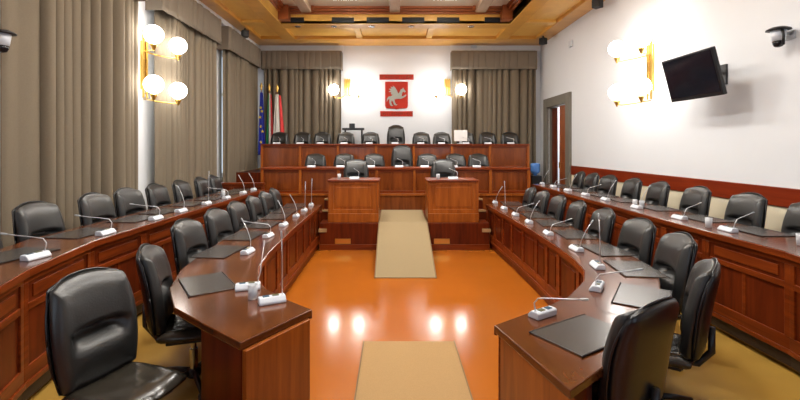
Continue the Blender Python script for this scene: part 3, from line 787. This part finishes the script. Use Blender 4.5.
# ------------------------------------------------------------------ emblem
MW = Matrix.Translation((.08, YB-.001, 3.48)) @ Matrix(((1, 0, 0, 0), (0, 0, -1, 0), (0, 1, 0, 0), (0, 0, 0, 1)))
o = empty('wall_emblem', (.08, YB-.001, 3.48), 'red shield with a silver winged horse on the end wall', 'emblem')
sh = [(-.36, .43), (.36, .43), (.36, -.33), (.345, -.38), (.3, -.41), (.1, -.42), (0, -.44), (-.1, -.42), (-.3, -.41), (-.345, -.38), (-.36, -.33)]
MB().poly(sh, MW, .03).build('shield', 'red', o, bevel=.006)
horse = MB()
body = [(-.18, -.02), (-.1, .04), (.02, .03), (.09, .1), (.13, .19), (.19, .22), (.2, .26), (.24, .2), (.29, .13), (.26, .1), (.2, .13), (.17, .06), (.16, -.03), (.24, .0), (.3, .04), (.31, .0), (.23, -.06), (.14, -.1), (.02, -.1), (-.07, -.12), (-.05, -.2), (-.02, -.27), (.03, -.29), (-.02, -.31), (-.08, -.29), (-.11, -.2), (-.15, -.14), (-.17, -.21), (-.14, -.29), (-.1, -.32), (-.17, -.33), (-.21, -.28), (-.23, -.19), (-.22, -.1), (-.27, -.12), (-.31, -.2), (-.3, -.09), (-.25, -.03)]
horse.poly(body, MW @ Matrix.Translation((0, -.01, .03)), .018)
ho = horse.build('winged_horse', 'emblem_silver', o)
wing = [(.06, .02), (.02, .14), (-.04, .24), (-.12, .31), (-.1, .25), (-.19, .27), (-.15, .21), (-.24, .2), (-.18, .15), (-.25, .11), (-.16, .09), (-.18, .04), (-.06, .0)]
MB().poly(wing, MW @ Matrix.Translation((.0, -.0, .05)), .015).build('wing', 'emblem_silver', ho)
# lettering bands above and below, too far away to read: red letters standing on the wall
def letter_band(z, n, wdt, label):
    o = empty('wall_lettering', (.08, YB-.001, z), label, 'lettering', 'lettering by the emblem')
    rnd = random.Random(n); x = .08-wdt/2; step = wdt/n
    MB().bb(.08-wdt/2, .08+wdt/2, YB-.012, YB-.001, z-.085, z+.085).build('band', 'red', o)
    k = MB()
    for i in range(n):
        a = x+i*step+step*.2; c = x+(i+1)*step-step*.2
        k.bb(a, a+.014, YB-.02, YB-.012, z-.045, z+.045)
        if rnd.random() < .6: k.bb(c-.014, c, YB-.02, YB-.012, z-.045, z+.045)
        if rnd.random() < .7: k.bb(a+.014, c-.014, YB-.02, YB-.012, z+.031, z+.045)
        if rnd.random() < .5: k.bb(a+.014, c-.014, YB-.02, YB-.012, z-.045, z-.031)
    k.build('letters', 'red_rail', o)
letter_band(4.06, 13, 1.08, 'red lettered band on the end wall above the shield')
letter_band(2.9, 15, 1.03, 'red lettered band on the end wall below the shield')

# ------------------------------------------------------------------ flags
def flag(x, y, cols, label, zt=3.55, W=.22):
    o = empty('flag', (x, y, 1.18), label, 'flag', 'flags in the corner')
    MB().lathe([(.14, 1.18), (.14, 1.2), (.05, 1.23), (.02, 1.26)], (x, y, 0), n=18).build('stand', 'brass', o, smooth=False)
    MB().tube([(x, y, 1.2), (x, y, zt)], .014, 8).build('pole', 'door_wood', o, smooth=True)
    MB().lathe([(.012, zt), (.04, zt+.03), (.018, zt+.06), (.05, zt+.11), (.02, zt+.2), (.002, zt+.24)], (x, y, 0), n=12).build('finial', 'brass', o, smooth=True)
    ztop = zt-.06; zbot = 1.62
    def pt(u, q):
        # hanging cloth: gathered at the pole, flaring below
        wd = W*(.42+.58*min(1, q*1.15)); f = .05*math.sin(u*4.5*PI+x*7)*(.4+.6*q)
        return (x+.01+(u-.35)*wd, y-.03+f-.04*q, ztop+(zbot-ztop)*q - .18*(u-.35)**2)
    m = len(cols)
    for i, cmat in enumerate(cols):
        u0, u1 = i/m, (i+1)/m
        rows = [[pt(u0+(u1-u0)*k/12, j/14) for k in range(13)] for j in range(15)]
        MB().sheet(rows).build('cloth', cmat, o, smooth=True, solid=.006)
    return o, pt
fo, pt = flag(-3.98, 12.9, ['flag_blue'], 'blue flag with gold stars on a pole by the corner curtains')
st = MB()
for u, q in ((.3, .25), (.62, .3), (.35, .55), (.65, .62), (.4, .8), (.2, .4)):
    px_, py_, pz_ = pt(u, q)
    pts = []
    for k in range(10):
        r = .05 if k % 2 == 0 else .02; a = PI/2+2*PI*k/10; pts.append((r*math.cos(a), r*math.sin(a)))
    st.poly(pts, Matrix.Translation((px_, py_-.035, pz_)) @ Matrix(((1, 0, 0, 0), (0, 0, -1, 0), (0, 1, 0, 0), (0, 0, 0, 1))), .03)
st.build('stars', 'star', fo)
flag(-3.8, 13.1, ['flag_green', 'flag_white', 'flag_red'], 'green, white and red striped flag between the two other flags')
flag(-3.52, 12.95, ['flag_white', 'flag_white', 'flag_red'], 'white and red flag on a pole beside the top desk', 3.5, .4)

# ------------------------------------------------------------------ television
M = Matrix.Translation((4.1, 5.95, 2.82)) @ Matrix.Rotation(math.radians(2), 4, 'Z') @ Matrix.Rotation(math.radians(-15), 4, 'Y')
o = empty('wall_television', (4.1, 5.95, 2.82), 'black flat television tilted down on the white wall', 'television')
MB().box((.02, 0, 0), (.055, .98, .63), M=M).build('casing', 'black_metal', o, bevel=.01)
MB().box((-.0095, 0, .012), (.006, .92, .55), M=M).build('screen', 'screen', o)
k = MB(); k.tube([(4.6, 6.05, 2.88), (4.35, 6.05, 2.87), (4.14, 5.95, 2.83)], .022, 8); k.bb(4.59, XR, 5.95, 6.15, 2.72, 3.0)
k.build('wall_bracket', 'black_metal', o)

# ------------------------------------------------------------------ cameras, speakers, sensors
def cctv(x, y, z, s, wall_x, label):
    o = empty('security_camera', (x, y, z), label, 'camera', 'wall cameras')
    k = MB(); k.bb(wall_x-s*.02, wall_x, y-.06, y+.06, z+.0, z+.1); k.tube([(wall_x-s*.02, y, z+.06), (x+s*.02, y, z+.1)], .012, 8)
    k.build('wall_arm', 'grey_plastic', o)
    MB().lathe([(.005, .145), (.07, .14), (.115, .12), (.12, .105), (.075, .1)], (x, y, z), n=24).build('hood', 'black_metal', o, smooth=True)
    MB().lathe([(.06, -.02), (.068, .04), (.078, .105)], (x, y, z), n=24).build('housing', 'white_plastic', o, smooth=True)
    MB().lathe([(.01, -.09), (.04, -.08), (.055, -.05), (.06, -.02)], (x, y, z), n=24).build('lens_dome', 'lens', o, smooth=True)
    MB().tube([(x-s*.03, y-.085, z+.1), (x-s*.03, y-.1, z+.02), (x-s*.02, y-.085, z-.08)], .014, 8).build('yoke', 'black_metal', o, smooth=True)
cctv(4.47, 5.0, 3.1, 1, XR, 'small domed security camera on the white wall past the television')
cctv(-4.03, 4.42, 2.91, -1, XL, 'small domed security camera beside the curtain nearest the viewer')
def speaker(x, y, z, label):
    o = empty('ceiling_speaker', (x, y, z), label, 'speaker', 'small ceiling speakers')
    MB().box((x, y, z), (.17, .17, .18), rz=.6).build('cabinet', 'black', o, bevel=.012)
    MB().box((x, y, z), (.14, .18, .15), rz=.6).build('front_mesh', 'black_metal', o, bevel=.004)
    MB().bb(x-.02, x+.02, y-.02, y+.02, z+.08, ZC+.005).build('hanger', 'black_metal', o)
speaker(4.3, 12.4, 4.9, 'small black speaker under the ceiling above the doorway')
speaker(4.33, 9.15, 4.9, 'small black speaker under the ceiling above the television wall chairs')
speaker(-4.02, 11.6, 4.9, 'small black speaker under the ceiling above the curtain next to the flags')
tag(MB().bb(XR-.06, XR, 11.1, 11.26, 4.45, 4.62).build('motion_sensor', 'white_plastic', bevel=.015), 'small white sensor box high on the wall above the doorway', 'sensor')
tag(MB().bb(2.42, 2.6, YB-.12, YB-.05, 4.955, 5.05).build('motion_sensor', 'white_plastic', bevel=.015), 'small white sensor box above the end wall curtain', 'sensor')

# ------------------------------------------------------------------ things behind the top desk, water cooler
o = empty('equipment_stand', (-1.22, 13.0, 1.18), 'dark equipment stand with a small box on top behind the top desk', 'stand')
for x in (-1.47, -.97): MB().bb(x-.025, x+.025, 12.95, 13.05, 1.18, 2.36).build('leg', 'black_metal', o)
MB().bb(-1.55, -.9, 12.85, 13.15, 2.36, 2.42).build('shelf', 'black_metal', o, bevel=.005)
MB().bb(-1.35, -1.18, 12.93, 13.07, 2.42, 2.56).build('box', 'shell', o, bevel=.01)
o = empty('white_monitor', (1.82, 11.68, 1.93), 'white backed monitor standing on the top desk', 'monitor')
MB().box((1.82, 11.74, 2.16), (.36, .035, .3)).build('casing', 'paper', o, bevel=.01)
MB().bb(1.79, 1.85, 11.72, 11.76, 1.945, 2.02).build('stand', 'grey_plastic', o)
MB().bb(1.72, 1.92, 11.66, 11.82, 1.932, 1.946).build('foot', 'grey_plastic', o)
o = empty('water_cooler', (4.28, 12.1, .2), 'water cooler with a blue bottle beside the doorway', 'water cooler')
cx, cy = 4.22, 12.85; o.location = (cx, cy, .2)
MB().bb(cx-.15, cx+.15, cy-.15, cy+.15, .2, 1.0).build('cabinet', 'shell', o, bevel=.02)
MB().lathe([(.05, 1.0), (.05, 1.04), (.13, 1.1), (.14, 1.14), (.135, 1.24), (.14, 1.3), (.13, 1.36), (.02, 1.37)], (cx, cy, 0), n=24).build('bottle', 'bottle_blue', o, smooth=True)

# ------------------------------------------------------------------ world, camera
wd = bpy.data.worlds.new('sky'); scene.world = wd; wd.use_nodes = True
bg = wd.node_tree.nodes['Background']
bg.inputs['Color'].default_value = (.75, .87, 1, 1); bg.inputs['Strength'].default_value = 1.2
cam = bpy.data.cameras.new('camera'); co = bpy.data.objects.new('camera', cam); COL.objects.link(co)
co.location = (0, 0, 1.85); co.rotation_euler = (math.radians(90), 0, 0)
cam.sensor_width = 36; cam.sensor_fit = 'HORIZONTAL'; cam.lens = 36*430/800
cam.shift_x = 6/800; cam.shift_y = -53/800; cam.clip_start = .05
scene.camera = co
scene.view_settings.view_transform = 'Standard'
scene.view_settings.look = 'None'
scene.view_settings.exposure = -0.1
scene.view_settings.gamma = 1
scene.view_settings.use_curve_mapping = False
